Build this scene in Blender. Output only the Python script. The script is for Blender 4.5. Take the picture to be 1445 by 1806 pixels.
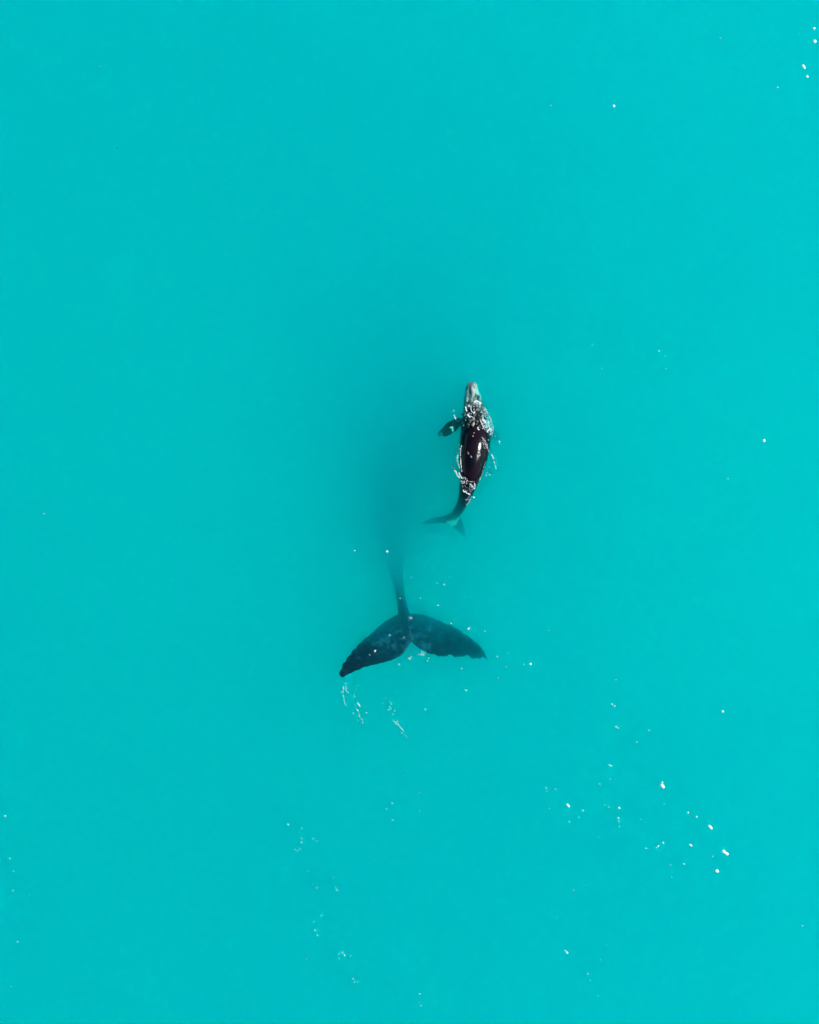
import bpy, math, random
import numpy as np
from mathutils import Vector, Matrix, noise

sc = bpy.context.scene
for o in list(bpy.data.objects):
    bpy.data.objects.remove(o)

# ------------------------------------------------------------------ camera
H = 38.0                       # drone height over the water, metres
PPM = 50.0                     # photograph pixels per metre at the water surface
CX, CY = 722.5, 903.0
cam_d = bpy.data.cameras.new('drone_camera')
cam = bpy.data.objects.new('drone_camera', cam_d)
sc.collection.objects.link(cam)
cam.location = (0, 0, H)
cam.rotation_euler = (0, 0, 0)
cam_d.sensor_fit = 'VERTICAL'
cam_d.sensor_height = 24.0
cam_d.lens = 24.0 * H / (1806 / PPM)
cam_d.clip_end = 2000
sc.camera = cam

# ------------------------------------------------------------------ light
SUN_ELEV, SUN_AZ = math.radians(50), math.radians(8)     # azimuth counter-clockwise from +x
sd = Vector((math.cos(SUN_ELEV) * math.cos(SUN_AZ), math.cos(SUN_ELEV) * math.sin(SUN_AZ), math.sin(SUN_ELEV)))
world = bpy.data.worlds.new('World')
sc.world = world
world.use_nodes = True
wn = world.node_tree
wn.nodes.clear()
sky = wn.nodes.new('ShaderNodeTexSky')
sky.sky_type = 'NISHITA'
sky.sun_disc = False
sky.sun_elevation = SUN_ELEV
sky.sun_rotation = math.pi / 2 - SUN_AZ
bg = wn.nodes.new('ShaderNodeBackground')
bg.inputs['Strength'].default_value = 0.08
wo = wn.nodes.new('ShaderNodeOutputWorld')
wn.links.new(sky.outputs[0], bg.inputs[0])
wn.links.new(bg.outputs[0], wo.inputs[0])
sun_d = bpy.data.lights.new('sun', 'SUN')
sun_d.energy = 4.82
sun_d.angle = math.radians(0.53)
sun_d.color = (1.0, 0.97, 0.93)
sun = bpy.data.objects.new('sun', sun_d)
sc.collection.objects.link(sun)
sun.location = sd * 60
sun.rotation_euler = sd.to_track_quat('Z', 'Y').to_euler()

sc.view_settings.view_transform = 'Standard'
sc.view_settings.look = 'None'
sc.view_settings.exposure = EXPO = 0.1
sc.view_settings.gamma = 1
sc.view_settings.use_curve_mapping = False
sc.render.engine = 'CYCLES'
cy = sc.cycles
cy.max_bounces = 52
cy.volume_bounces = 52
cy.use_adaptive_sampling = True
cy.adaptive_threshold = 0.045
cy.adaptive_min_samples = 48
cy.diffuse_bounces = 3
cy.glossy_bounces = 2
cy.transparent_max_bounces = 32
cy.sample_clamp_indirect = 8
cy.use_denoising = True
cy.denoiser = 'OPENIMAGEDENOISE'
cy.caustics_reflective = False

# ------------------------------------------------------------------ helpers
C = sc.collection.objects


def P(px, py, z=0.0):
    """The point of the place that the photograph shows at pixel (px, py), z metres above the water."""
    k = (H - z) / H / PPM
    return Vector(((px - CX) * k, (CY - py) * k, z))


def tag(o, label=None, cat=None, group=None, kind=None):
    if label: o['label'] = label
    if cat: o['category'] = cat
    if group: o['group'] = group
    if kind: o['kind'] = kind
    return o


def mesh_obj(name, verts, faces, mat, parent=None, smooth=True):
    me = bpy.data.meshes.new(name)
    me.from_pydata([tuple(v) for v in verts], [], faces)
    me.update()
    if smooth:
        me.polygons.foreach_set('use_smooth', [True] * len(me.polygons))
    o = bpy.data.objects.new(name, me)
    C.link(o)
    if mat: me.materials.append(mat)
    if parent: o.parent = parent
    return o


def material(name):
    m = bpy.data.materials.new(name)
    m.use_nodes = True
    nt = m.node_tree
    nt.nodes.clear()
    out = nt.nodes.new('ShaderNodeOutputMaterial')
    return m, nt, out


def fbm(x, y, z=0.0, o=4):
    return noise.fractal(Vector((x, y, z)), 1.0, 2.0, o)


def sstep(a, b, x):
    t = min(1, max(0, (x - a) / (b - a)))
    return t * t * (3 - 2 * t)


# ------------------------------------------------------------------ materials
WATER_G = 0.835
SCAT = (0.03, 1.70, 1.96)       # scattering per metre
ABSO = (2.6, 0.0335, 0.0365)      # absorption per metre


def water_material():
    m, nt, out = material('turquoise_water')
    s = nt.nodes.new('ShaderNodeVolumeScatter')
    d = max(SCAT)
    s.inputs['Color'].default_value = (SCAT[0] / d, SCAT[1] / d, SCAT[2] / d, 1)
    s.inputs['Density'].default_value = d
    s.inputs['Anisotropy'].default_value = WATER_G
    a = nt.nodes.new('ShaderNodeVolumeAbsorption')
    d = max(ABSO)
    a.inputs['Color'].default_value = (1 - ABSO[0] / d, 1 - ABSO[1] / d, 1 - ABSO[2] / d, 1)
    a.inputs['Density'].default_value = d
    add = nt.nodes.new('ShaderNodeAddShader')
    nt.links.new(s.outputs[0], add.inputs[0])
    nt.links.new(a.outputs[0], add.inputs[1])
    nt.links.new(add.outputs[0], out.inputs['Volume'])
    return m


def seabed_material():
    m, nt, out = material('rippled_sand')
    b = nt.nodes.new('ShaderNodeBsdfPrincipled')
    tc = nt.nodes.new('ShaderNodeTexCoord')
    n = nt.nodes.new('ShaderNodeTexNoise')
    n.inputs['Scale'].default_value = 0.07
    n.inputs['Detail'].default_value = 4
    r = nt.nodes.new('ShaderNodeValToRGB')
    r.color_ramp.elements[0].position = 0.40
    r.color_ramp.elements[0].color = (0.05, 0.06, 0.04, 1)
    r.color_ramp.elements[1].position = 0.56
    r.color_ramp.elements[1].color = (0.62, 0.56, 0.42, 1)
    nt.links.new(tc.outputs['Object'], n.inputs['Vector'])
    nt.links.new(n.outputs['Fac'], r.inputs['Fac'])
    nt.links.new(r.outputs['Color'], b.inputs['Base Color'])
    b.inputs['Roughness'].default_value = 0.9
    nt.links.new(b.outputs[0], out.inputs['Surface'])
    return m


def skin_material(name, bump_scale, bump_dist):
    m, nt, out = material(name)
    b = nt.nodes.new('ShaderNodeBsdfPrincipled')
    col = nt.nodes.new('ShaderNodeVertexColor'); col.layer_name = 'marking'
    n0 = nt.nodes.new('ShaderNodeTexNoise'); n0.inputs['Scale'].default_value = bump_scale * 0.5
    n0.inputs['Detail'].default_value = 5
    mp = nt.nodes.new('ShaderNodeMapRange')
    mp.inputs['To Min'].default_value = 0.75; mp.inputs['To Max'].default_value = 1.3
    mul = nt.nodes.new('ShaderNodeVectorMath'); mul.operation = 'SCALE'
    tc = nt.nodes.new('ShaderNodeTexCoord')
    nt.links.new(tc.outputs['Object'], n0.inputs['Vector'])
    nt.links.new(n0.outputs['Fac'], mp.inputs['Value'])
    nt.links.new(col.outputs['Color'], mul.inputs[0])
    nt.links.new(mp.outputs[0], mul.inputs['Scale'])
    nt.links.new(mul.outputs[0], b.inputs['Base Color'])
    # wet skin in the air is glossy; under water the boundary hardly reflects
    nt.links.new(col.outputs['Alpha'], b.inputs['Specular IOR Level'])
    b.inputs['Roughness'].default_value = 0.16
    n1 = nt.nodes.new('ShaderNodeTexNoise'); n1.inputs['Scale'].default_value = bump_scale
    n1.inputs['Detail'].default_value = 4
    bp = nt.nodes.new('ShaderNodeBump')
    bp.inputs['Distance'].default_value = bump_dist
    bp.inputs['Strength'].default_value = 0.5
    nt.links.new(tc.outputs['Object'], n1.inputs['Vector'])
    nt.links.new(n1.outputs['Fac'], bp.inputs['Height'])
    nt.links.new(bp.outputs[0], b.inputs['Normal'])
    nt.links.new(b.outputs[0], out.inputs['Surface'])
    return m


def simple(name, c, rough=0.7, spec=0.2, sc_=30, lo=0.85, hi=1.1):
    m, nt, out = material(name)
    b = nt.nodes.new('ShaderNodeBsdfPrincipled')
    tc = nt.nodes.new('ShaderNodeTexCoord')
    n = nt.nodes.new('ShaderNodeTexNoise'); n.inputs['Scale'].default_value = sc_
    r = nt.nodes.new('ShaderNodeValToRGB')
    r.color_ramp.elements[0].position = 0.35
    r.color_ramp.elements[1].position = 0.65
    r.color_ramp.elements[0].color = (*[x * lo for x in c], 1)
    r.color_ramp.elements[1].color = (*[min(1, x * hi) for x in c], 1)
    nt.links.new(tc.outputs['Object'], n.inputs['Vector'])
    nt.links.new(n.outputs['Fac'], r.inputs['Fac'])
    nt.links.new(r.outputs['Color'], b.inputs['Base Color'])
    b.inputs['Roughness'].default_value = rough
    b.inputs['Specular IOR Level'].default_value = spec
    nt.links.new(b.outputs[0], out.inputs['Surface'])
    return m


M_water = water_material()
M_sand = seabed_material()
M_calf = skin_material('calf_skin', 14.0, 0.008)
M_mother = skin_material('adult_skin', 5.0, 0.02)
M_foam = simple('sea_foam', (0.84, 0.91, 0.92))
M_foam_thin = simple('thin_sea_foam', (0.50, 0.60, 0.60))
M_callosity = simple('callosity', (0.42, 0.42, 0.36), 0.9, 0.1, 20, 0.5, 1.2)
M_eye = simple('eye', (0.01, 0.01, 0.012), 0.1, 0.5)

# ------------------------------------------------------------------ water and seabed


def grid_sheet(n, size, zf):
    xs = [(i / (n - 1) * 2 - 1) for i in range(n)]
    xs = [size * (0.12 * t + 0.88 * t ** 5) for t in xs]        # dense in the middle
    v = [(x, y, zf(x, y)) for y in xs for x in xs]
    f = [(j * n + i, j * n + i + 1, (j + 1) * n + i + 1, (j + 1) * n + i) for j in range(n - 1) for i in range(n - 1)]
    return v, f


def build_water(depth=12.0, size=600.0, n=180):
    def wave(x, y):
        fade = math.exp(-(x * x + y * y) / 60 ** 2)
        return 0.012 * fade * fbm(x * 0.5, y * 1.6, 3.1, 3) - 0.006
    v, f = grid_sheet(n, size, wave)
    N = len(v)
    v += [(x, y, -depth) for x, y, z in v]
    f2 = [tuple(N + i for i in reversed(q)) for q in f]
    side = []
    for i in range(n - 1):
        a, b = i, i + 1
        side.append((a, N + a, N + b, b))
        a, b = (n - 1) * n + i, (n - 1) * n + i + 1
        side.append((a, b, N + b, N + a))
        a, b = i * n, (i + 1) * n
        side.append((a, b, N + b, N + a))
        a, b = i * n + n - 1, (i + 1) * n + n - 1
        side.append((a, N + a, N + b, b))
    o = mesh_obj('water', v, f + f2 + side, M_water)
    return tag(o, 'smooth milky turquoise sea water filling the whole view', kind='structure')


build_water()
v, f = grid_sheet(120, 590.0, lambda x, y: -7.0 + 0.7 * fbm(x * 0.08, y * 0.08, 8.0, 3) + 0.05 * fbm(x, y * 0.4, 1.0, 2))
seabed = mesh_obj('seabed', v, f, M_sand)
tag(seabed, 'pale sandy seabed with dim darker patches deep under the water', kind='structure')

# ------------------------------------------------------------------ whale building


def catmull(pts, n):
    """Resample a list of tuples to n samples with a Catmull-Rom curve."""
    A = np.array(pts, float)
    seg = np.r_[0, np.cumsum(np.linalg.norm(np.diff(A[:, :2], axis=0), axis=1) + 1e-6)]
    out = []
    for t in np.linspace(0, seg[-1], n):
        i = int(min(max(np.searchsorted(seg, t, 'right') - 1, 0), len(A) - 2))
        u = (t - seg[i]) / (seg[i + 1] - seg[i])
        p0, p1, p2, p3 = A[max(i - 1, 0)], A[i], A[i + 1], A[min(i + 2, len(A) - 1)]
        out.append(0.5 * ((2 * p1) + (-p0 + p2) * u + (2 * p0 - 5 * p1 + 4 * p2 - p3) * u * u + (-p0 + 3 * p1 - 3 * p2 + p3) * u ** 3))
    return np.array(out)


def loft(stations, n=90, m=40, sect=None):
    """Body: stations (px, py, half width px, top z, bottom z) along the spine, head first."""
    S = catmull(stations, n)
    verts, faces = [], []
    cs = [P(s[0], s[1], s[3]) for s in S]
    for i, s in enumerate(S):
        a, b = cs[max(i - 1, 0)], cs[min(i + 1, n - 1)]
        t = (b - a); t.z = 0; t.normalize()
        side = Vector((-t.y, t.x, 0))            # points to the whale's side
        k = (H - s[3]) / H / PPM
        hw = max(s[2], 0.3) * k
        zc, hh = (s[3] + s[4]) / 2, max((s[3] - s[4]) / 2, 0.01)
        c = P(s[0], s[1], zc)
        for j in range(m):
            th = 2 * math.pi * j / m
            cx, sy = math.cos(th), math.sin(th)
            e = 0.92
            x = math.copysign(abs(cx) ** e, cx) * hw
            y = math.copysign(abs(sy) ** e, sy) * hh
            if sect: x, y = sect(i / (n - 1), th, x, y, hw, hh)
            verts.append(c + side * x + Vector((0, 0, y)))
    for i in range(n - 1):
        for j in range(m):
            j2 = (j + 1) % m
            faces.append((i * m + j, i * m + j2, (i + 1) * m + j2, (i + 1) * m + j))
    faces.append(tuple(range(m - 1, -1, -1)))
    faces.append(tuple(range((n - 1) * m, n * m)))
    return verts, faces


def blade(lead, trail, thick, n=60, m=14, ragged=None):
    """Fluke or flipper: leading and trailing edge as (px, py, z), root first, closing at the tip."""
    L, T = catmull(lead, n), catmull(trail, n)
    verts, faces = [], []
    for i in range(n):
        u = i / (n - 1)
        l, t = L[i].copy(), T[i].copy()
        if ragged: l, t = ragged(u, l, t)
        a, b = P(*l), P(*t)
        th = thick(u)
        for j in range(m):
            ang = 2 * math.pi * j / m
            c = 0.5 - 0.5 * math.cos(ang)
            y = math.sin(ang)
            prof = (c ** 0.5) * (1 - c) ** 0.8 * 2.2 if 0 < c < 1 else 0
            prof = max(prof, 0.3) if 0 < c < 1 else 0
            z = math.copysign(prof, y) * th * 0.5 if abs(y) > 1e-6 else 0
            verts.append(a.lerp(b, c) + Vector((0, 0, z)))
    for i in range(n - 1):
        for j in range(m):
            j2 = (j + 1) % m
            faces.append((i * m + j, (i + 1) * m + j, (i + 1) * m + j2, i * m + j2))
    faces.append(tuple(range(m)))
    faces.append(tuple(range(n * m - 1, (n - 1) * m - 1, -1)))
    return verts, faces


def fuse(name, parts, voxel, mat, paint, smooth_iter=3):
    """Join closed shells into one continuous skin and give it its markings."""
    V, F = [], []
    for v, f in parts:
        k = len(V)
        V += v
        F += [tuple(i + k for i in q) for q in f]
    tmp = mesh_obj(name + '_shell', V, F, None)
    import bmesh
    bm = bmesh.new(); bm.from_mesh(tmp.data)
    bmesh.ops.recalc_face_normals(bm, faces=bm.faces)
    bm.to_mesh(tmp.data); bm.free()
    r = tmp.modifiers.new('r', 'REMESH'); r.mode = 'VOXEL'; r.voxel_size = voxel
    s = tmp.modifiers.new('s', 'SMOOTH'); s.factor = 0.5; s.iterations = smooth_iter
    dg = bpy.context.evaluated_depsgraph_get()
    me = bpy.data.meshes.new_from_object(tmp.evaluated_get(dg), depsgraph=dg)
    me.name = name
    bpy.data.objects.remove(tmp)
    n = len(me.vertices)
    co = np.empty(n * 3, np.float32); me.vertices.foreach_get('co', co); co = co.reshape(n, 3)
    ca = me.color_attributes.new('marking', 'FLOAT_COLOR', 'POINT')
    col = np.zeros((n, 4), np.float32)
    for i in range(n):
        x, y, z = (float(q) for q in co[i])
        k = (H - z) / H / PPM
        col[i] = paint(x / k + CX, CY - y / k, x, y, z)
    ca.data.foreach_set('color', col.ravel())
    me.polygons.foreach_set('use_smooth', [True] * len(me.polygons))
    me.materials.clear(); me.materials.append(mat)
    o = bpy.data.objects.new(name, me)
    C.link(o)
    return o


def mix(a, b, t):
    return tuple(x + (y - x) * t for x, y in zip(a, b))


def blob(px, py, cx, cy, rx, ry, ang=0.0, wob=0.35, ns=0.25, soft=0.25):
    """1 inside an uneven patch centred on (cx, cy), 0 outside."""
    a = math.radians(ang)
    dx, dy = px - cx, py - cy
    u = (dx * math.cos(a) + dy * math.sin(a)) / rx
    v_ = (-dx * math.sin(a) + dy * math.cos(a)) / ry
    r = math.hypot(u, v_) + wob * fbm(px * ns, py * ns, cx)
    return 1 - sstep(1 - soft, 1 + soft, r)


# ---- the calf
calf_st = [
    (830.5, 673.6, 2.5, -0.16, -0.24), (831, 675.0, 6.0, -0.10, -0.34), (832, 679, 9.0, -0.07, -0.45), (832.5, 691, 12.3, -0.06, -0.62),
    (834, 705, 16.0, -0.08, -0.78), (836, 719, 18.5, -0.06, -0.90), (837.8, 733, 22.0, -0.05, -0.98), (838.3, 747, 25.0, -0.02, -1.02),
    (839.0, 761, 26.8, 0.05, -1.05), (838.6, 775, 27.2, 0.16, -1.05), (837.5, 788, 27.0, 0.20, -1.02), (835.8, 802, 26.3, 0.205, -0.98),
    (833.5, 816, 24.2, 0.20, -0.92), (831.8, 830, 21.4, 0.14, -0.85), (829.0, 845, 17.6, 0.03, -0.78), (824.0, 863, 14.0, -0.06, -0.72),
    (819.8, 877, 11.2, -0.17, -0.70), (814.0, 891, 9.0, -0.32, -0.74), (806.5, 903, 8.4, -0.50, -0.84), (800.5, 911, 7.5, -0.64, -0.88),
    (797, 917, 5.0, -0.76, -0.88)]


def calf_section(t, th, x, y, hw, hh):
    if t < 0.22 and math.sin(th) > 0:        # narrow raised rostrum between full lower lips
        k = 1 - t / 0.22
        c = abs(x / hw)
        y += 0.10 * hh * k * (math.exp(-(c / 0.3) ** 2) - 0.9 * math.exp(-((c - 0.5) / 0.15) ** 2))
    if 0.3 < t < 0.8:                        # rolled a little to its left, the right flank higher
        y -= 0.07 * math.sin((t - 0.3) / 0.5 * math.pi) * hh * x / hw
    return x, y


calf_parts = [loft(calf_st, 110, 48, calf_section)]
# flukes: the left blade level, the right one dipping away
calf_parts.append(blade([(808, 904, -.62), (795, 904.5, -.72), (784, 909.5, -.86), (770, 912, -.92), (756, 916, -.98), (743, 922.5, -1.06)],
                        [(799, 926, -.86), (790, 925, -.88), (781, 922.5, -.94), (768, 923, -.96), (756, 924.5, -1.02), (744, 923.6, -1.06)],
                        lambda u: 0.13 * (1 - u) + 0.045, 50))
calf_parts.append(blade([(797, 908, -.66), (806, 907, -.74), (812.5, 912, -.88), (816.5, 921, -1.08), (820, 934, -1.3), (822.5, 949, -1.5)],
                        [(795, 926, -.86), (801, 931.5, -1.0), (807, 937, -1.16), (812, 941.5, -1.32), (816, 945.5, -1.42), (821.5, 949.5, -1.5)],
                        lambda u: 0.13 * (1 - u) + 0.045, 50))
# left flipper, spread and paddle-shaped
calf_parts.append(blade([(822, 740, -.50), (812, 737, -.46), (804, 738, -.40), (797, 741, -.37), (789, 745, -.37), (784, 750.5, -.40), (779, 756.5, -.43), (774.5, 760.5, -.47), (772.8, 768, -.5)],
                        [(826, 756, -.55), (815, 751, -.50), (810, 754, -.45), (803.5, 761.5, -.44), (797, 765.5, -.45), (791, 768.5, -.46), (785, 770.5, -.48), (779, 768, -.5), (773.5, 769, -.51)],
                        lambda u: 0.16 * (1 - u) + 0.05, 50))
# right flipper, pointing down and back beneath the body
calf_parts.append(blade([(852, 748, -.65), (862, 750, -.8), (872, 757, -1.05), (878, 766, -1.3), (881, 774, -1.45)],
                        [(852, 764, -.75), (860, 768, -.9), (867, 773, -1.1), (874, 777, -1.32), (880, 775.5, -1.45)],
                        lambda u: 0.16 * (1 - u) + 0.05, 40))


def calf_paint(px, py, x, y, z):
    dark = (0.001, 0.0015, 0.004)
    brown = (0.008, 0.003, 0.006)
    grey = (0.15, 0.18, 0.18)
    pale = (0.52, 0.53, 0.46)
    c = mix(dark, brown, sstep(-0.3, 0.4, fbm(px * .06, py * .04, 2)))
    if py < 760 and z > -0.75 and px > 812:
        h = 1 - sstep(708, 722, py + 5 * fbm(px * .18, py * .18, 4))
        c = mix(c, grey, 0.85 * h)
        pl = max(blob(px, py, 838.5, 682, 5.5, 7, 20), blob(px, py, 825.5, 699, 4.0, 12, -8), blob(px, py, 843, 692, 3.0, 11, -28),
                 0.7 * blob(px, py, 826, 679, 4, 4), 0.7 * blob(px, py, 835, 697, 2, 9, 18))
        c = mix(c, pale, pl * h * (0.75 + 0.5 * fbm(px * .5, py * .5, 9)))
        dk = max(blob(px, py, 829.8, 692, 2.4, 11, 3, 0.25), blob(px, py, 842.0, 701.5, 6.0, 5, 0, 0.3), 0.8 * blob(px, py, 827, 709, 3, 4, 30))
        c = mix(c, (0.02, 0.035, 0.045), dk)
        vein = sstep(0.0, 0.35, fbm(px * .16, py * .09, 11, 4)) * (1 - sstep(706, 716, py))
        c = mix(c, (0.04, 0.07, 0.08), 0.5 * vein * (1 - 0.5 * pl))
        vein = sstep(0.18, 0.4, fbm(px * .35, py * .14, 21, 3)) * h
        c = mix(c, (0.60, 0.62, 0.55), 0.4 * vein)
        # patchy mottling behind the blowholes and over the shoulder
        mt = sstep(0.10, 0.42, fbm(px * .22, py * .16, 5)) * sstep(705, 720, py) * (1 - sstep(745, 760, py))
        c = mix(c, (0.20, 0.24, 0.24), 0.7 * mt)
        rt = blob(px, py, 860, 748, 8, 20, -14, 0.35) * sstep(-0.05, 0.35, fbm(px * .3, py * .22, 7) + 0.15)
        c = mix(c, (0.42, 0.52, 0.50), 0.75 * rt)
    for (cx, cy_, rx, ry, a) in ((835.8, 747.5, 1.8, 3.2, 15), (834.5, 769, 1.1, .9, 0), (827.5, 749, 1, 1, 0), (836.5, 763.5, .9, .9, 0)):
        c = mix(c, (0.62, 0.45, 0.38), 0.9 * blob(px, py, cx, cy_, rx, ry, a, 0.2))
    for (cx, cy_, rx, ry, a) in ((826.2, 799, 0.8, 2.6, -22), (831.4, 805.5, 0.8, 2.0, -32)):
        if z > -0.1: c = mix(c, (0.5, 0.45, 0.42), 0.7 * blob(px, py, cx, cy_, rx, ry, a, 0.2))
    # white mark on the left flipper, its pale tip spot
    if px < 806:
        c = mix(c, (0.95, 0.85, 0.72), 1.0 * max(blob(px, py, 798.5, 757.5, 1.3, 4.2, -12, .2), blob(px, py, 796.5, 753.8, 3.2, 1.1, -10, .2)))
        c = mix(c, (0.6, 0.6, 0.55), 0.9 * blob(px, py, 778.6, 764.5, 1.3, 1.3, 0, .2))
    # pale patch between the flukes
    if py > 905:
        pt = max(blob(px, py, 797, 922, 10.0, 5.0, -8, 0.35), blob(px, py, 808, 916, 5, 2.0, -45, .2))
        c = mix(c, (0.62, 0.60, 0.50), pt * (0.8 + 0.5 * fbm(px * .3, py * .3, 6)))
    return (*c, 0.06 + 0.36 * sstep(-0.03, 0.03, z))


calf = fuse('whale_calf', calf_parts, 0.018, M_calf, calf_paint)
tag(calf, 'small dark whale calf at the surface with glossy wet back and pale snout', 'whale')


def lump(name, c, r, mat, parent, seed, flat=0.5, n=8, m=12):
    """A knobbly raised patch of skin."""
    v, f = [], []
    for i in range(n + 1):
        ph = math.pi * i / n
        for j in range(m):
            th = 2 * math.pi * j / m
            d = Vector((math.sin(ph) * math.cos(th), math.sin(ph) * math.sin(th), math.cos(ph)))
            k = 1 + 0.35 * noise.noise(d * 1.7 + Vector((seed, 0, 0)))
            v.append(Vector(c) + Vector((d.x * r[0] * k, d.y * r[1] * k, d.z * r[2] * k)))
    for i in range(n):
        for j in range(m):
            j2 = (j + 1) % m
            f.append((i * m + j, (i + 1) * m + j, (i + 1) * m + j2, i * m + j2))
    return mesh_obj(name, v, f, mat, parent)


for q, (px, py, z, rx, ry, rz) in enumerate([(837.5, 680, -.085, .085, .10, .05), (830.5, 677, -.13, .05, .06, .04), (823.5, 705, -.16, .05, .09, .05),
                                             (846.5, 703, -.22, .05, .10, .05), (826.5, 716, -.06, .06, .05, .03), (846, 716, -.08, .05, .06, .03)]):
    lump('callosity', P(px, py, z), (rx, ry, rz), M_callosity, calf, q * 3.3)
for s, px in ((-1, 815.2), (1, 861.0)):
    lump('eye', P(px, 731, -0.5), (.035, .04, .035), M_eye, calf, s, n=6, m=10)
for s in (-1, 1):
    b = lump('blowhole', P(836.5 + s * 2.6, 722, -0.045), (.02, .07, .015), M_eye, calf, s + 5, n=6, m=10)

# ---- the adult, head down, only its tail near the surface
mother_st = [
    (735, 468, 10, -5.45, -5.7), (735, 478, 26, -5.2, -6.1), (735, 505, 44, -5.0, -6.3), (734, 545, 60, -4.75, -6.4), (732, 590, 72, -4.5, -6.5),
    (730, 640, 80, -4.2, -6.5), (726, 700, 84, -3.9, -6.4), (720, 760, 82, -3.5, -6.1), (710, 815, 66, -2.8, -5.5),
    (700, 865, 50, -2.15, -4.7), (694, 910, 38, -1.9, -4.0), (692, 950, 27, -1.9, -3.4), (696, 985, 18, -1.75, -2.8),
    (700, 1012, 12, -1.35, -2.1), (704.5, 1038, 8.0, -0.80, -1.4), (708.5, 1062, 8.0, -0.58, -1.0), (713, 1086, 11, -0.50, -.85),
    (718, 1105, 15, -0.42, -.65), (723, 1122, 8, -.36, -.5)]
mother_parts = [loft(mother_st, 120, 48)]


def refract_right(u, l, t):
    # ripple refraction shaped into the edges: short teeth raked towards the tip
    ph = u * 19 + 1.1 * math.sin(u * 31)
    q = ph % 1.0
    a = 11.0 * sstep(0.12, 0.35, u) * (0.35 + 0.65 * abs(math.sin(u * 17.3 + 1)))
    t[0] += 0.55 * a * q; t[1] += a * 0.75 * (q - 0.55)
    ph = u * 13 + 0.9 * math.sin(u * 23)
    q = ph % 1.0
    a = 5.0 * (1 - 0.6 * u) * (0.3 + 0.7 * abs(math.sin(u * 9)))
    l[0] += a * q; l[1] -= a * 0.5 * (q - 0.5)
    return l, t


def refract_left(u, l, t):  # edge wobble shaped to imitate refraction through ripples
    l[1] += 0.9 * math.sin(u * 90) * math.sin(u * 13); l[0] += 0.9 * math.sin(u * 71)
    t[1] += 0.5 * math.sin(u * 60) * (0.3 + math.sin(u * 11) ** 2) * sstep(.4, .6, u)
    return l, t


mother_parts.append(blade([(716, 1080, -.60), (704, 1083, -.74), (680, 1095, -.72), (659, 1113, -.58), (636, 1133, -.40), (617.4, 1153.6, -.25), (603.9, 1174, -.14), (598.9, 1189, -.12), (600.5, 1193, -.12)],
                          [(728, 1128, -.34), (722, 1139, -.30), (712.9, 1151.5, -.28), (696, 1163.5, -.26), (667, 1171.5, -.20), (642, 1178, -.14), (617.4, 1188.3, -.10), (606, 1194, -.10), (602, 1194.4, -.11)],
                          lambda u: 0.26 * (1 - u) + 0.07, 150, 16, refract_left))
mother_parts.append(blade([(708, 1082, -.66), (723, 1082, -.78), (746, 1084.5, -.88), (779, 1096, -.82), (808, 1110, -.72), (835, 1128.7, -.62), (851, 1145, -.58), (857, 1156, -.58), (859.5, 1162.5, -.58)],
                          [(724, 1128, -.36), (730, 1136, -.34), (739.9, 1144, -.32), (756.5, 1153, -.32), (777, 1156.5, -.36), (808, 1157.5, -.42), (837, 1161, -.50), (852, 1163.5, -.56), (858.5, 1164, -.58)],
                          lambda u: 0.26 * (1 - u) + 0.07, 300, 16, refract_right))
# flippers spread wide, far down
mother_parts.append(blade([(670, 640, -4.9), (640, 628, -5.0), (600, 640, -5.2), (572, 662, -5.4), (560, 690, -5.5)],
                          [(665, 710, -4.9), (640, 708, -5.0), (612, 718, -5.2), (585, 715, -5.4), (563, 693, -5.5)],
                          lambda u: 0.4 * (1 - u) + 0.12, 40))
mother_parts.append(blade([(785, 640, -4.9), (815, 628, -5.0), (855, 640, -5.2), (883, 662, -5.4), (895, 690, -5.5)],
                          [(790, 710, -4.9), (815, 708, -5.0), (843, 718, -5.2), (870, 715, -5.4), (892, 693, -5.5)],
                          lambda u: 0.4 * (1 - u) + 0.12, 40))


def mother_paint(px, py, x, y, z):
    c = (0.003, 0.016, 0.030)
    if py > 1060:
        m = sstep(0.0, 0.5, fbm(px * .045, py * .06, 3, 5)) * blob(px, py, 712, 1128, 55, 26, 0, .4)
        c = mix(c, (0.030, 0.075, 0.12), 0.8 * m)
        f = sstep(0.12, 0.5, fbm(px * .16, py * .2, 8, 5)) * blob(px, py, 715, 1122, 75, 32, 0, .5)
        c = mix(c, (0.05, 0.11, 0.15), 0.6 * f)
        f = sstep(0.25, 0.5, fbm(px * .05 + py * .1, py * .25 - px * .1, 2, 5))
        c = mix(c, (0.02, 0.05, 0.07), 0.7 * f)
        for (cx, cy_, rx, ry) in ((672, 1131, 6, 5), (695, 1140, 5, 5), (714, 1124, 7, 3), (700, 1114, 6, 3), (758, 1108, 7, 5), (687, 1121, 4, 3)):
            c = mix(c, (0.06, 0.14, 0.20), 0.55 * blob(px, py, cx, cy_, rx, ry, -20, .7, .2, .5))
    return (*c, 0.04)


mother = fuse('adult_whale', mother_parts, 0.025, M_mother, mother_paint, 1)
tag(mother, 'large adult whale diving below the calf with its broad dark tail fluke near the surface', 'whale')
for q, (px, py, z, rx, ry, rz) in enumerate([(733, 484, -4.95, .32, .30, .14), (733, 540, -4.38, .16, .22, .08), (712, 520, -4.7, .14, .2, .1), (754, 520, -4.7, .14, .2, .1)]):
    lump('callosity', P(px, py, z), (rx, ry, rz), M_callosity, mother, q * 5.1)

# ------------------------------------------------------------------ foam
rnd = random.Random(4)


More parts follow.
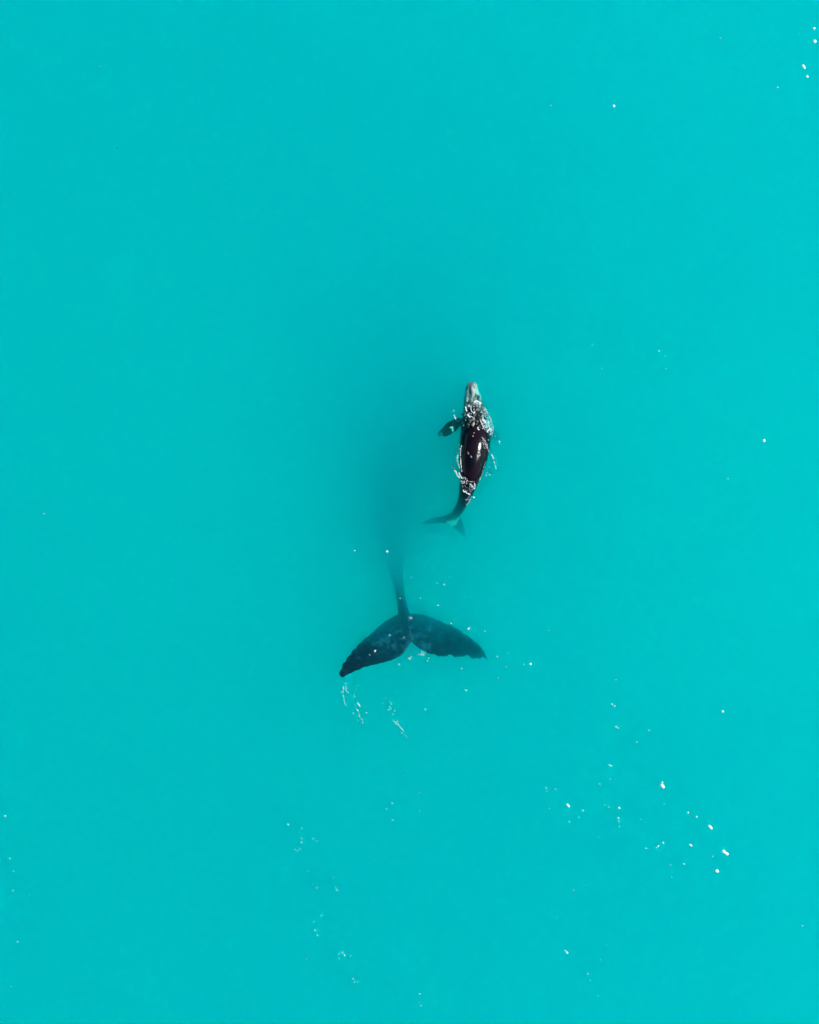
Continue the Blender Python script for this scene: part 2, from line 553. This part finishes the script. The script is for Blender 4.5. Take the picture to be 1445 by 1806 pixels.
class Foam:
    """Collects small froth domes floating at the surface."""

    def __init__(self):
        self.v, self.f = [], []

    def dome(self, px, py, r, z=0.004, elong=1.0, ang=0.0, h=0.5):
        """r in photograph pixels, ang in degrees, clockwise in the picture."""
        c = P(px, py, z)
        R_ = r / PPM
        a = -math.radians(ang)
        k0 = len(self.v)
        sx, sy = R_ * math.sqrt(elong), R_ / math.sqrt(elong)
        m = 8
        for ring, (rr, zz) in enumerate(((1.0, -0.15), (0.92, 0.35), (0.55, 0.85))):
            for j in range(m):
                th = 2 * math.pi * j / m + ring * 0.3
                w = rr * rnd.uniform(0.78, 1.18)
                x, y = math.cos(th) * sx * w, math.sin(th) * sy * w
                self.v.append(c + Vector((x * math.cos(a) - y * math.sin(a), x * math.sin(a) + y * math.cos(a), zz * min(sx, sy) * h)))
        self.v.append(c + Vector((0, 0, min(sx, sy) * h)))
        for ring in range(2):
            for j in range(m):
                j2 = (j + 1) % m
                self.f.append((k0 + ring * m + j, k0 + ring * m + j2, k0 + (ring + 1) * m + j2, k0 + (ring + 1) * m + j))
        for j in range(m):
            self.f.append((k0 + 2 * m + j, k0 + 2 * m + (j + 1) % m, k0 + 3 * m))
        self.f.append(tuple(k0 + j for j in range(m - 1, -1, -1)))

    def strand(self, pts, r=0.5, gap=0.7, jit=0.25, z=None, skip=0.1):
        pts = catmull(pts, 40) if len(pts) > 2 else np.array(pts, float)
        L = 0
        for a, b in zip(pts[:-1], pts[1:]):
            d = math.hypot(b[0] - a[0], b[1] - a[1])
            n = max(1, int(d / (r * gap) + rnd.random()))
            ang = math.degrees(math.atan2(b[1] - a[1], b[0] - a[0]))
            for i in range(n):
                if rnd.random() < skip: continue
                u = (i + 0.5) / n
                x = a[0] + (b[0] - a[0]) * u + rnd.gauss(0, jit); y = a[1] + (b[1] - a[1]) * u + rnd.gauss(0, jit)
                zz = (z(x, y) if z else 0.004)
                self.dome(x, y, r * rnd.uniform(.6, 1.25), zz, rnd.uniform(1, 1.9), ang)

    def build(self, name, mat=M_foam):
        return mesh_obj(name, self.v, self.f, mat)


# height of the calf's skin for foam that lies on it
from mathutils.bvhtree import BVHTree
_me = calf.data
_bvh = BVHTree.FromPolygons([v.co for v in _me.vertices], [tuple(p.vertices) for p in _me.polygons])


def on_calf(px, py, lift=0.004):
    z = 0.0
    for _ in range(2):
        q = P(px, py, z)
        hit = _bvh.ray_cast(Vector((q.x, q.y, 3)), Vector((0, 0, -1)))[0]
        if hit is None: return 0.004
        z = max(hit.z, 0.0)
    return z + lift


def scatter_foam(F, cx, cy_, rx, ry, ang, n, r=0.45, cell=0.35, thr=0.0, length=3.0, curl=0.35):
    """Lacy froth: short curling strands laid where a noise field is high, inside an ellipse."""
    a = math.radians(ang)
    for _ in range(n):
        t, q = rnd.uniform(0, 2 * math.pi), math.sqrt(rnd.random())
        u, v_ = q * rx * math.cos(t), q * ry * math.sin(t)
        x, y = cx + u * math.cos(a) - v_ * math.sin(a), cy_ + u * math.sin(a) + v_ * math.cos(a)
        if fbm(x * cell, y * cell, cx) < thr: continue
        h = rnd.uniform(0, 6.28)
        for k in range(int(rnd.uniform(1, length * 2))):
            h += (fbm(x * cell * 2, y * cell * 2, 5) * 3) * curl + rnd.uniform(-.4, .4)
            F.dome(x, y, r * rnd.uniform(.5, 1.2), on_calf(x, y), rnd.uniform(1, 2.2), math.degrees(h), 0.4)
            x += math.cos(h) * r * 1.1; y += math.sin(h) * r * 1.1


oc = lambda x, y: on_calf(x, y)
# 1. snout and head froth
F = Foam()
F.strand([(836, 708.5), (840, 707.3), (845, 708.5), (848, 711.5)], .8, .6, .35, oc)
scatter_foam(F, 842, 711, 7, 3, 5, 55, .35, .5, -.2)
scatter_foam(F, 830, 710, 9, 5, -15, 40, .35, .4, .05)
F.strand([(821.5, 717.5), (822, 721), (823.2, 725)], .85, .5, .2, oc)
F.strand([(831, 716), (830.7, 720.5), (832, 725), (834.5, 727)], .55, .5, .2, oc)
F.strand([(825, 731), (827, 733.5), (829, 735.5)], .8, .5, .3, oc)
F.strand([(831, 734), (834.5, 736), (837.5, 739)], .4, .6, .15, oc)
F.dome(836.2, 728, 1.4, on_calf(836, 728)); F.dome(837.5, 726.6, 1.1, on_calf(837, 726))
scatter_foam(F, 829, 733, 9, 6, 10, 70, .3, .45, .05)
scatter_foam(F, 843, 722, 7, 12, -15, 55, .32, .4, .1)
for p in ((838.5, 682.5, 1.0), (832.3, 686.3, .7), (836.8, 678.6, .9), (818, 750, .7), (821.5, 741, .6)):
    F.dome(p[0], p[1], p[2], on_calf(p[0], p[1]))
tag(F.build('head_foam'), 'lacy white foam washing over the pale head of the calf', 'foam', kind='stuff')
# 2. right shoulder froth
F = Foam()
scatter_foam(F, 857, 742, 9, 23, -16, 260, .28, .40, -.02, 3, .7)
scatter_foam(F, 863, 754, 5, 12, -8, 120, .30, .45, -.05, 2.5, .6)
F.strand([(854.5, 718), (858.5, 724), (863.5, 734), (867.5, 744), (869.3, 752), (868.5, 762), (864, 766)], .6, 1.6, .7, oc, .35)
F.strand([(847, 740), (850, 747), (853, 754), (851, 756)], .5, .7, .3, oc)
F.strand([(851.5, 741), (855, 742.5), (857, 745)], .8, .6, .4, oc)
F.strand([(843, 754), (843.5, 757), (845.5, 758)], .6, .6, .3, oc)
F.strand([(859, 762), (863, 757), (867, 758)], .6, .6, .4, oc)
tag(F.build('shoulder_foam'), 'swirling pale green foam spilling over the right shoulder of the calf', 'foam', kind='stuff')
# 3. small crumbs on the back right side
F = Foam()
F.strand([(851, 772), (855, 776), (858.5, 782), (860, 790), (863, 797)], .4, 1.2, .5, oc, .3)
scatter_foam(F, 855, 784, 3, 10, -18, 45, .35, .5, -.1, 2.5)
for p in ((861.5, 776, .8), (846.3, 803, .9), (846.8, 800.5, .7), (850.5, 771.5, .6)): F.dome(p[0], p[1], p[2], on_calf(p[0], p[1]))
tag(F.build('back_foam'), 'thin broken foam trail on the right side of the glossy back', 'foam', kind='stuff')
# 4. left waterline
F = Foam()
F.strand([(814, 786), (812.5, 793), (812.0, 801), (812.6, 810), (812.8, 818), (813.8, 826), (814.5, 832)], .6, 1.0, .55, oc, .3)
F.strand([(808.5, 802), (806.5, 811), (809, 819), (811, 826)], .5, 1.0, .5, oc, .3)
F.strand([(801.5, 829.5), (804.5, 833), (807, 838.5), (810.5, 843)], .65, 1.3, .35, oc, .2)
F.strand([(810, 834), (812.5, 839), (815, 844)], .6, 1.0, .5, oc, .1)
for p in ((798, 824, .4), (806, 797, .35), (805, 832, .5), (810, 784, .5), (809, 790, .4), (802, 826, .4)): F.dome(*p)
tag(F.build('flank_foam'), 'white foam line breaking along the left flank of the calf', 'foam', kind='stuff')
# 5. tail stock froth
F = Foam()
scatter_foam(F, 819, 848, 6, 7, -35, 60, .36, .4, -.1, 2.5, .6)
scatter_foam(F, 826, 858, 10, 11, -20, 130, .27, .45, .05, 2.5, .7)
scatter_foam(F, 834, 855, 5, 7, 20, 40, .3, .5, -.1, 2, .7)
F.strand([(817.5, 865), (819, 867.5), (821.5, 867), (823.5, 870)], .6, .5, .25, oc)
F.strand([(825, 870), (827, 871.5), (829, 871.5)], .65, .5, .3, oc)
F.strand([(829, 853), (832.5, 857), (836, 862)], .5, .9, .6, oc, .25)
F.strand([(837, 852), (838, 858), (836.5, 863)], .5, .8, .4, oc)
F.strand([(856, 815), (852, 830), (848, 842), (843, 853)], .42, 2.2, .4, oc, .4)
scatter_foam(F, 826, 880, 4, 10, 20, 45, .28, .35, .05, 2.5)
F.strand([(832, 876), (828, 884), (823, 892)], .3, 1.5, .3, oc, .3)
tag(F.build('tail_foam'), 'churned white foam where the back of the calf slips under near its tail', 'foam', kind='stuff')


def streak_object(lines, dots, label, name='foam_streak', group=None):
    F = Foam()
    for pts, r in lines: F.strand(pts, r * .66, 1.0, .15, None, .2)
    for d in dots: F.dome(d[0], d[1], d[2] * .72)
    return tag(F.build(name), label, 'foam', group, kind='stuff')


def zt(pts, ox=590, oy=1180, s=9.633):
    return [(ox + x / s, oy + y / s) for x, y in pts]


def zd(pts, ox=590, oy=1180, s=9.633):
    return [(ox + x / s, oy + y / s, r) for x, y, r in pts]


streak_object([(zt([(185, 235), (205, 255)]), .5), (zt([(200, 280), (196, 345), (218, 395)]), .42), (zt([(148, 300), (162, 350)]), .6), (zt([(132, 362), (158, 402)]), .42),
               (zt([(148, 440), (170, 490)]), .45), (zt([(150, 520), (175, 525)]), .4), (zt([(165, 550), (192, 605)]), .3)],
              zd([(115, 392, 1.0), (238, 398, .8), (216, 325, .6), (192, 605, .9)]),
              'short broken foam dashes just below the tip of the left tail fluke')
streak_object([(zt([(392, 570), (412, 600), (436, 638)]), .75), (zt([(375, 672), (402, 715)]), .65), (zt([(412, 735), (428, 800)]), .3), (zt([(410, 790), (435, 815)]), .55),
               (zt([(445, 830), (492, 875)]), .3), (zt([(335, 440), (352, 490)]), .22)],
              zd([(482, 912, 1.0), (547, 742, 1.1), (320, 745, .8), (330, 768, .6), (398, 878, .6), (400, 282, .6), (376, 350, .4), (344, 606, .4)]),
              'slanting foam dashes trailing away to the lower right of the left fluke tip')
streak_object([(zt([(945, 550), (950, 575)]), .4), (zt([(940, 635), (965, 688)]), .5), (zt([(1018, 880), (1045, 920), (1072, 955)]), .45),
               (zt([(1062, 880), (1085, 900)]), 1.3), (zt([(1075, 920), (1118, 985), (1150, 1020), (1172, 1048)]), .55), (zt([(1190, 1110), (1240, 1170)]), .18)],
              zd([(922, 692, .95), (972, 592, .8), (1027, 707, .9), (995, 768, .7), (995, 868, .6), (1147, 1088, 1.3), (885, 505, .5), (828, 588, .7), (1275, 602, .4), (1180, 530, .4)]),
              'bright long foam streak with a thick white head below the fluke notch')
F = Foam()  # foam crumbs, plus white domes modelling glints on the left fluke
for (cx, cy_, n, rr) in ((745.5, 1153.5, 22, 4.0), (724, 1160, 14, 3.2), (725, 1090, 18, 2.8), (661.5, 1148, 16, 2.0), (652.5, 1155.5, 5, 1.2), (704.5, 1172, 5, 1.2), (687, 1120.5, 6, 1.5), (713, 1125, 5, 2)):
    for _ in range(n):
        x, y = rnd.gauss(cx, rr * .5), rnd.gauss(cy_, rr * .5)
        F.dome(x, y, rnd.uniform(.18, .6), 0.004, rnd.uniform(1, 2.2), rnd.uniform(40, 80))
for d in ((739, 1154.4, .9), (662, 1147.5, 1.1), (722, 1161.5, .9), (661, 1149, .8)): F.dome(*d)
tag(F.build('fluke_foam_and_glints', M_foam), 'small foam crumbs and modelled white glints speckled over and behind the big tail fluke', 'foam', kind='stuff')
z1 = lambda pts: zt(pts, 730, 650, 7.225)
streak_object([(z1([(511, 520), (514, 548)]), .45), (z1([(512, 593), (525, 620), (536, 645)]), .75)], [(800.9, 707, .3)],
              'short foam dash above the left flipper of the calf')
streak_object([(z1([(992, 1098), (1004, 1118), (1018, 1148)]), .85), (z1([(1022, 1185), (1032, 1215), (1040, 1245), (1048, 1275)]), .5), (z1([(1022, 1185), (1030, 1200)]), .9)], [(875.2, 826, .8)],
              'pair of thin foam dashes lying off the right flank of the calf')


# ---- single white flecks, small domes at the surface: (px, py, diameter, elongation, angle)
def fleck(px, py, d, el=1.0, ang=45.0, label=None, group='white flecks on open water', name='white_fleck', extra=(), shrink=1.0):
    F = Foam()
    F.dome(px, py, d / 2 * (1.0 if d > 3.2 else 0.88 * shrink), 0.004, el, ang)
    for (dx, dy, dd) in extra: F.dome(px + dx, py + dy, dd / 2 * 1.12)
    o = F.build(name)
    c = P(px, py, 0)
    for v in o.data.vertices: v.co -= c
    o.location = c
    return tag(o, label, 'foam fleck', group)


fleck(1083, 187, 5, label='lone round white fleck in open water towards the top of the frame')
fleck(1347.7, 777, 5.5, label='lone round white fleck in open water well to the right of the calf')
fleck(1437, 73, 6.5, 1.1, label='largest white fleck of the top right corner, second from the top')
fleck(1436, 50, 4.8, label='round white fleck nearest the top right corner')
fleck(1416.5, 116, 5, 1.1, extra=[(2.4, 3.4, 4.0)], label='paired white fleck in the top right corner below the largest one')
fleck(1424, 135, 4.6, label='white fleck just below the paired fleck in the top right corner')
fleck(1168, 1385.5, 6.6, 1.4, extra=[(.2, -5.2, 3), (2, 2, 5)], label='white fleck with a small dot above it, topmost large one of the lower right scatter')
fleck(1253.5, 1459.3, 6.5, 1.9, 50, extra=[(-2, -2.5, 4)], label='slanted oblong white fleck, upper of the three large ones at lower right')
fleck(1277.2, 1502, 7.2, 1.2, 30, extra=[(5.3, 3.9, 5), (2.5, 2, 4)], label='biggest double white fleck at lower right, with a smaller fleck on its right')
fleck(1264.4, 1536, 6.4, 1.3, 40, label='chunky white fleck, lowest of the three large ones at lower right')
fleck(1275, 1254.5, 4.2, 1.2, label='lone white fleck above the lower right scatter')
fleck(1002.6, 1420.8, 4.6, 2.0, 50, extra=[(-1.8, -2.2, 2.2)], label='slanted white fleck on the left edge of the lower right scatter')
fleck(1218, 1490.3, 3.4, 1.4, 40, extra=[(2, 1, 2.4)], label='small double fleck left of the biggest double white fleck')
fleck(1000.3, 1680, 4.2, 1.2, 40, extra=[(-3, -3.4, 2)], label='white fleck with a tiny companion near the bottom of the frame')
fleck(936, 1171, 3.8, label='round fleck right of the right fluke tip, with a dot on its left')
fleck(682.8, 972.5, 4.0, label='round white fleck over the dark submerged body above the tail stock')
fleck(626, 971, 2.6, label='small white fleck left of the dark submerged tail stock')
fleck(836, 877, 3.2, label='small white fleck touching the right side of the tail stock of the calf')
fleck(881, 779, 3.0, label='small white fleck to the right of the broad back of the calf')
fleck(9.3, 1439, 3.0, 1.7, 0, label='small wide fleck at the left edge of the frame')
fleck(78, 906, 2.4, label='lone tiny fleck in open water at the far left, level with the calf tail')

clusters = {
    ('very tiny white fleck close to the right flank of the calf', 'tiny flecks beside the right flank of the calf'):
        [(863.5, 836.8, 1.9), (858, 838, 1.9), (859, 833.8, 1.2), (880.7, 782.6, 1.4), (874, 769.4, 1.6), (868, 768, 1.4), (863, 824, 1.3)],
    ('tiny white fleck among the others scattered around the big tail fluke', 'tiny flecks around the tail fluke'):
        [(705.8, 1055, 2.6), (742, 1055, 2.2), (726, 1018, 1.8), (783.9, 1031, 3), (772.9, 1067.9, 3), (795.9, 1099.2, 3), (826.6, 1109, 3.4, 1.4), (829, 1107, 2.2),
         (855.5, 1113, 2.2), (867.5, 1065.8, 1.5), (821.9, 1054, 1.4), (814.6, 1179, 2.6), (821.9, 1217, 3), (824, 1218, 1.6), (877.3, 1158, 2.8), (750.6, 1251, 2.6),
         (756, 1160.7, 2), (754.4, 1165.5, 2.2), (771, 1028.6, 1.6), (793.8, 1016.6, 1.6), (879.6, 1195.8, 2), (896, 1152, 1.6), (893, 1176, 2), (925, 1171.5, 1.7), (969, 1112, 2.4)],
    ('tiny white fleck among the others of the lower right scatter', 'tiny flecks of the lower right scatter'):
        [(1086.7, 1199, 2), (1080, 1241.7, 3), (1084.5, 1245, 2.4), (1086.7, 1281.6, 2.5), (1090.5, 1284, 2, 2, 20), (1145, 1288, 2.2), (1123.7, 1308.8, 2),
         (1075.4, 1349.5, 2.6), (1078.4, 1350.7, 2.5), (1076.5, 1373.7, 1.5), (1058, 1382.7, 2), (1172, 1418, 1.5), (1092.4, 1424.6, 3.6), (1066.7, 1419.7, 1.3),
         (1073.5, 1423, 1.3), (1091, 1442.7, 3.2, 1.5, 60), (1092, 1448.4, 1.8), (1092.8, 1458, 1.5), (1028.6, 1429, 2.3), (963.7, 1389.5, 2, 3, 75), (965, 1396, 1.4),
         (980, 1391.8, 1.6, 1.5, 80), (969.4, 1426, 1.5), (1004.5, 1449.5, 2), (1021.5, 1442, 1.3), (1214, 1433, 3), (1229, 1440.5, 3), (1170, 1486.5, 2.8, 1.6, 50),
         (1161.4, 1492, 2.8), (1158.4, 1494.8, 2), (1140, 1496, 1.8), (1257.6, 1510, 2), (1206.7, 1523.5, 2.8), (1183, 1525.3, 1.5), (1184.8, 1546.8, 1.4),
         (1012.4, 1570, 2.2), (1034, 1562, 1.4), (983.7, 1617.8, 1.6), (1069.8, 1667.5, 1.6), (1416, 1633, 2.2), (1037, 1717.3, 2), (1041.5, 1729, 1.4),
         (1055.4, 1756, 1.3), (1060, 1693, 1.3), (1130.5, 1445, 1.3), (1058, 1476.7, 1.3)],
    ('tiny white fleck among the sparse ones at the bottom centre', 'tiny flecks at the bottom centre'):
        [(714.4, 1368.3, 1.6), (692.2, 1416.4, 2.8, 1.5, 60), (681.7, 1426.4, 1.8), (693, 1446.6, 2.3), (740, 1398, 1.7), (735.4, 1401, 1.3), (740, 1430.3, 2),
         (741.5, 1447, 1.4), (508.4, 1454, 2.8, 1.3), (532.5, 1460.7, 2), (532.5, 1479, 1.8), (532, 1485.6, 2.6, 2, 30), (529.7, 1496.4, 1.8), (520.6, 1498, 1.8),
         (524.7, 1500.6, 1.8, 1.6, 30), (552.7, 1479.3, 2, 1.6, 60), (559, 1483.4, 1.8), (543.6, 1537, 1.5), (503, 1548, 1.3), (587.9, 1548, 1.6), (592.5, 1565, 1.8, 2, 65),
         (594.6, 1569.5, 2.6, 2.4, 62), (559, 1566, 2), (551, 1559.5, 1.3), (567.4, 1615, 2.1), (554, 1626, 1.8, 1.6, 70), (555.7, 1640.4, 3, 1.4, 50), (560.2, 1649.5, 2.2, 1.5, 60),
         (604.5, 1679.5, 2.6, 2.2, 55), (607.8, 1684.5, 3, 2.8, 62), (598.4, 1682.7, 2), (618.3, 1685.5, 1.8, 2, 60), (599, 1690.8, 1.5), (540.8, 1691, 1.8),
         (623.3, 1726.2, 2.5, 1.5, 60), (626, 1732, 2), (630.8, 1731.7, 1.8), (740.7, 1752.8, 2.8, 1.4, 40), (743.4, 1773.8, 2.5, 1.6, 60), (739.5, 1768, 1.3)],
    ('tiny white fleck among the sparse ones down the left edge', 'tiny flecks down the left edge'):
        [(17.7, 1513.8, 2), (24.4, 1536.4, 1.6), (23.5, 1570.5, 2), (31.5, 1661, 2.3), (20.4, 1739.8, 1.8), (52.7, 1579, 1.2)],
    ('tiny white fleck alone or in pairs on the empty upper half of the water', 'tiny flecks on the upper half of the water'):
        [(1045, 608, 1.6), (1162.5, 619, 2.1), (1173, 628, 1.4), (1175, 650, 1.6), (1062, 650, 1.6), (1272, 827, 1.3), (1284, 844, 2), (1372, 154, 2.6), (1271, 67, 2),
         (972, 186, 2.1), (1410, 60, 1.4), (707, 491, 1.6), (177, 117, 1.5)],
}
for (label, group), pts in clusters.items():
    for p in pts:
        fleck(p[0], p[1], p[2], p[3] if len(p) > 3 else 1.1, p[4] if len(p) > 4 else 50, label, group, shrink=0.82 if 'bottom' in group or 'fluke' in group else 1.0)

F = Foam()
F.dome(207, 261, 0.9)
speck = F.build('floating_weed', simple('dark_weed', (0.02, 0.03, 0.02)))
tag(speck, 'tiny dark speck of floating weed in open water at the upper left', 'weed')
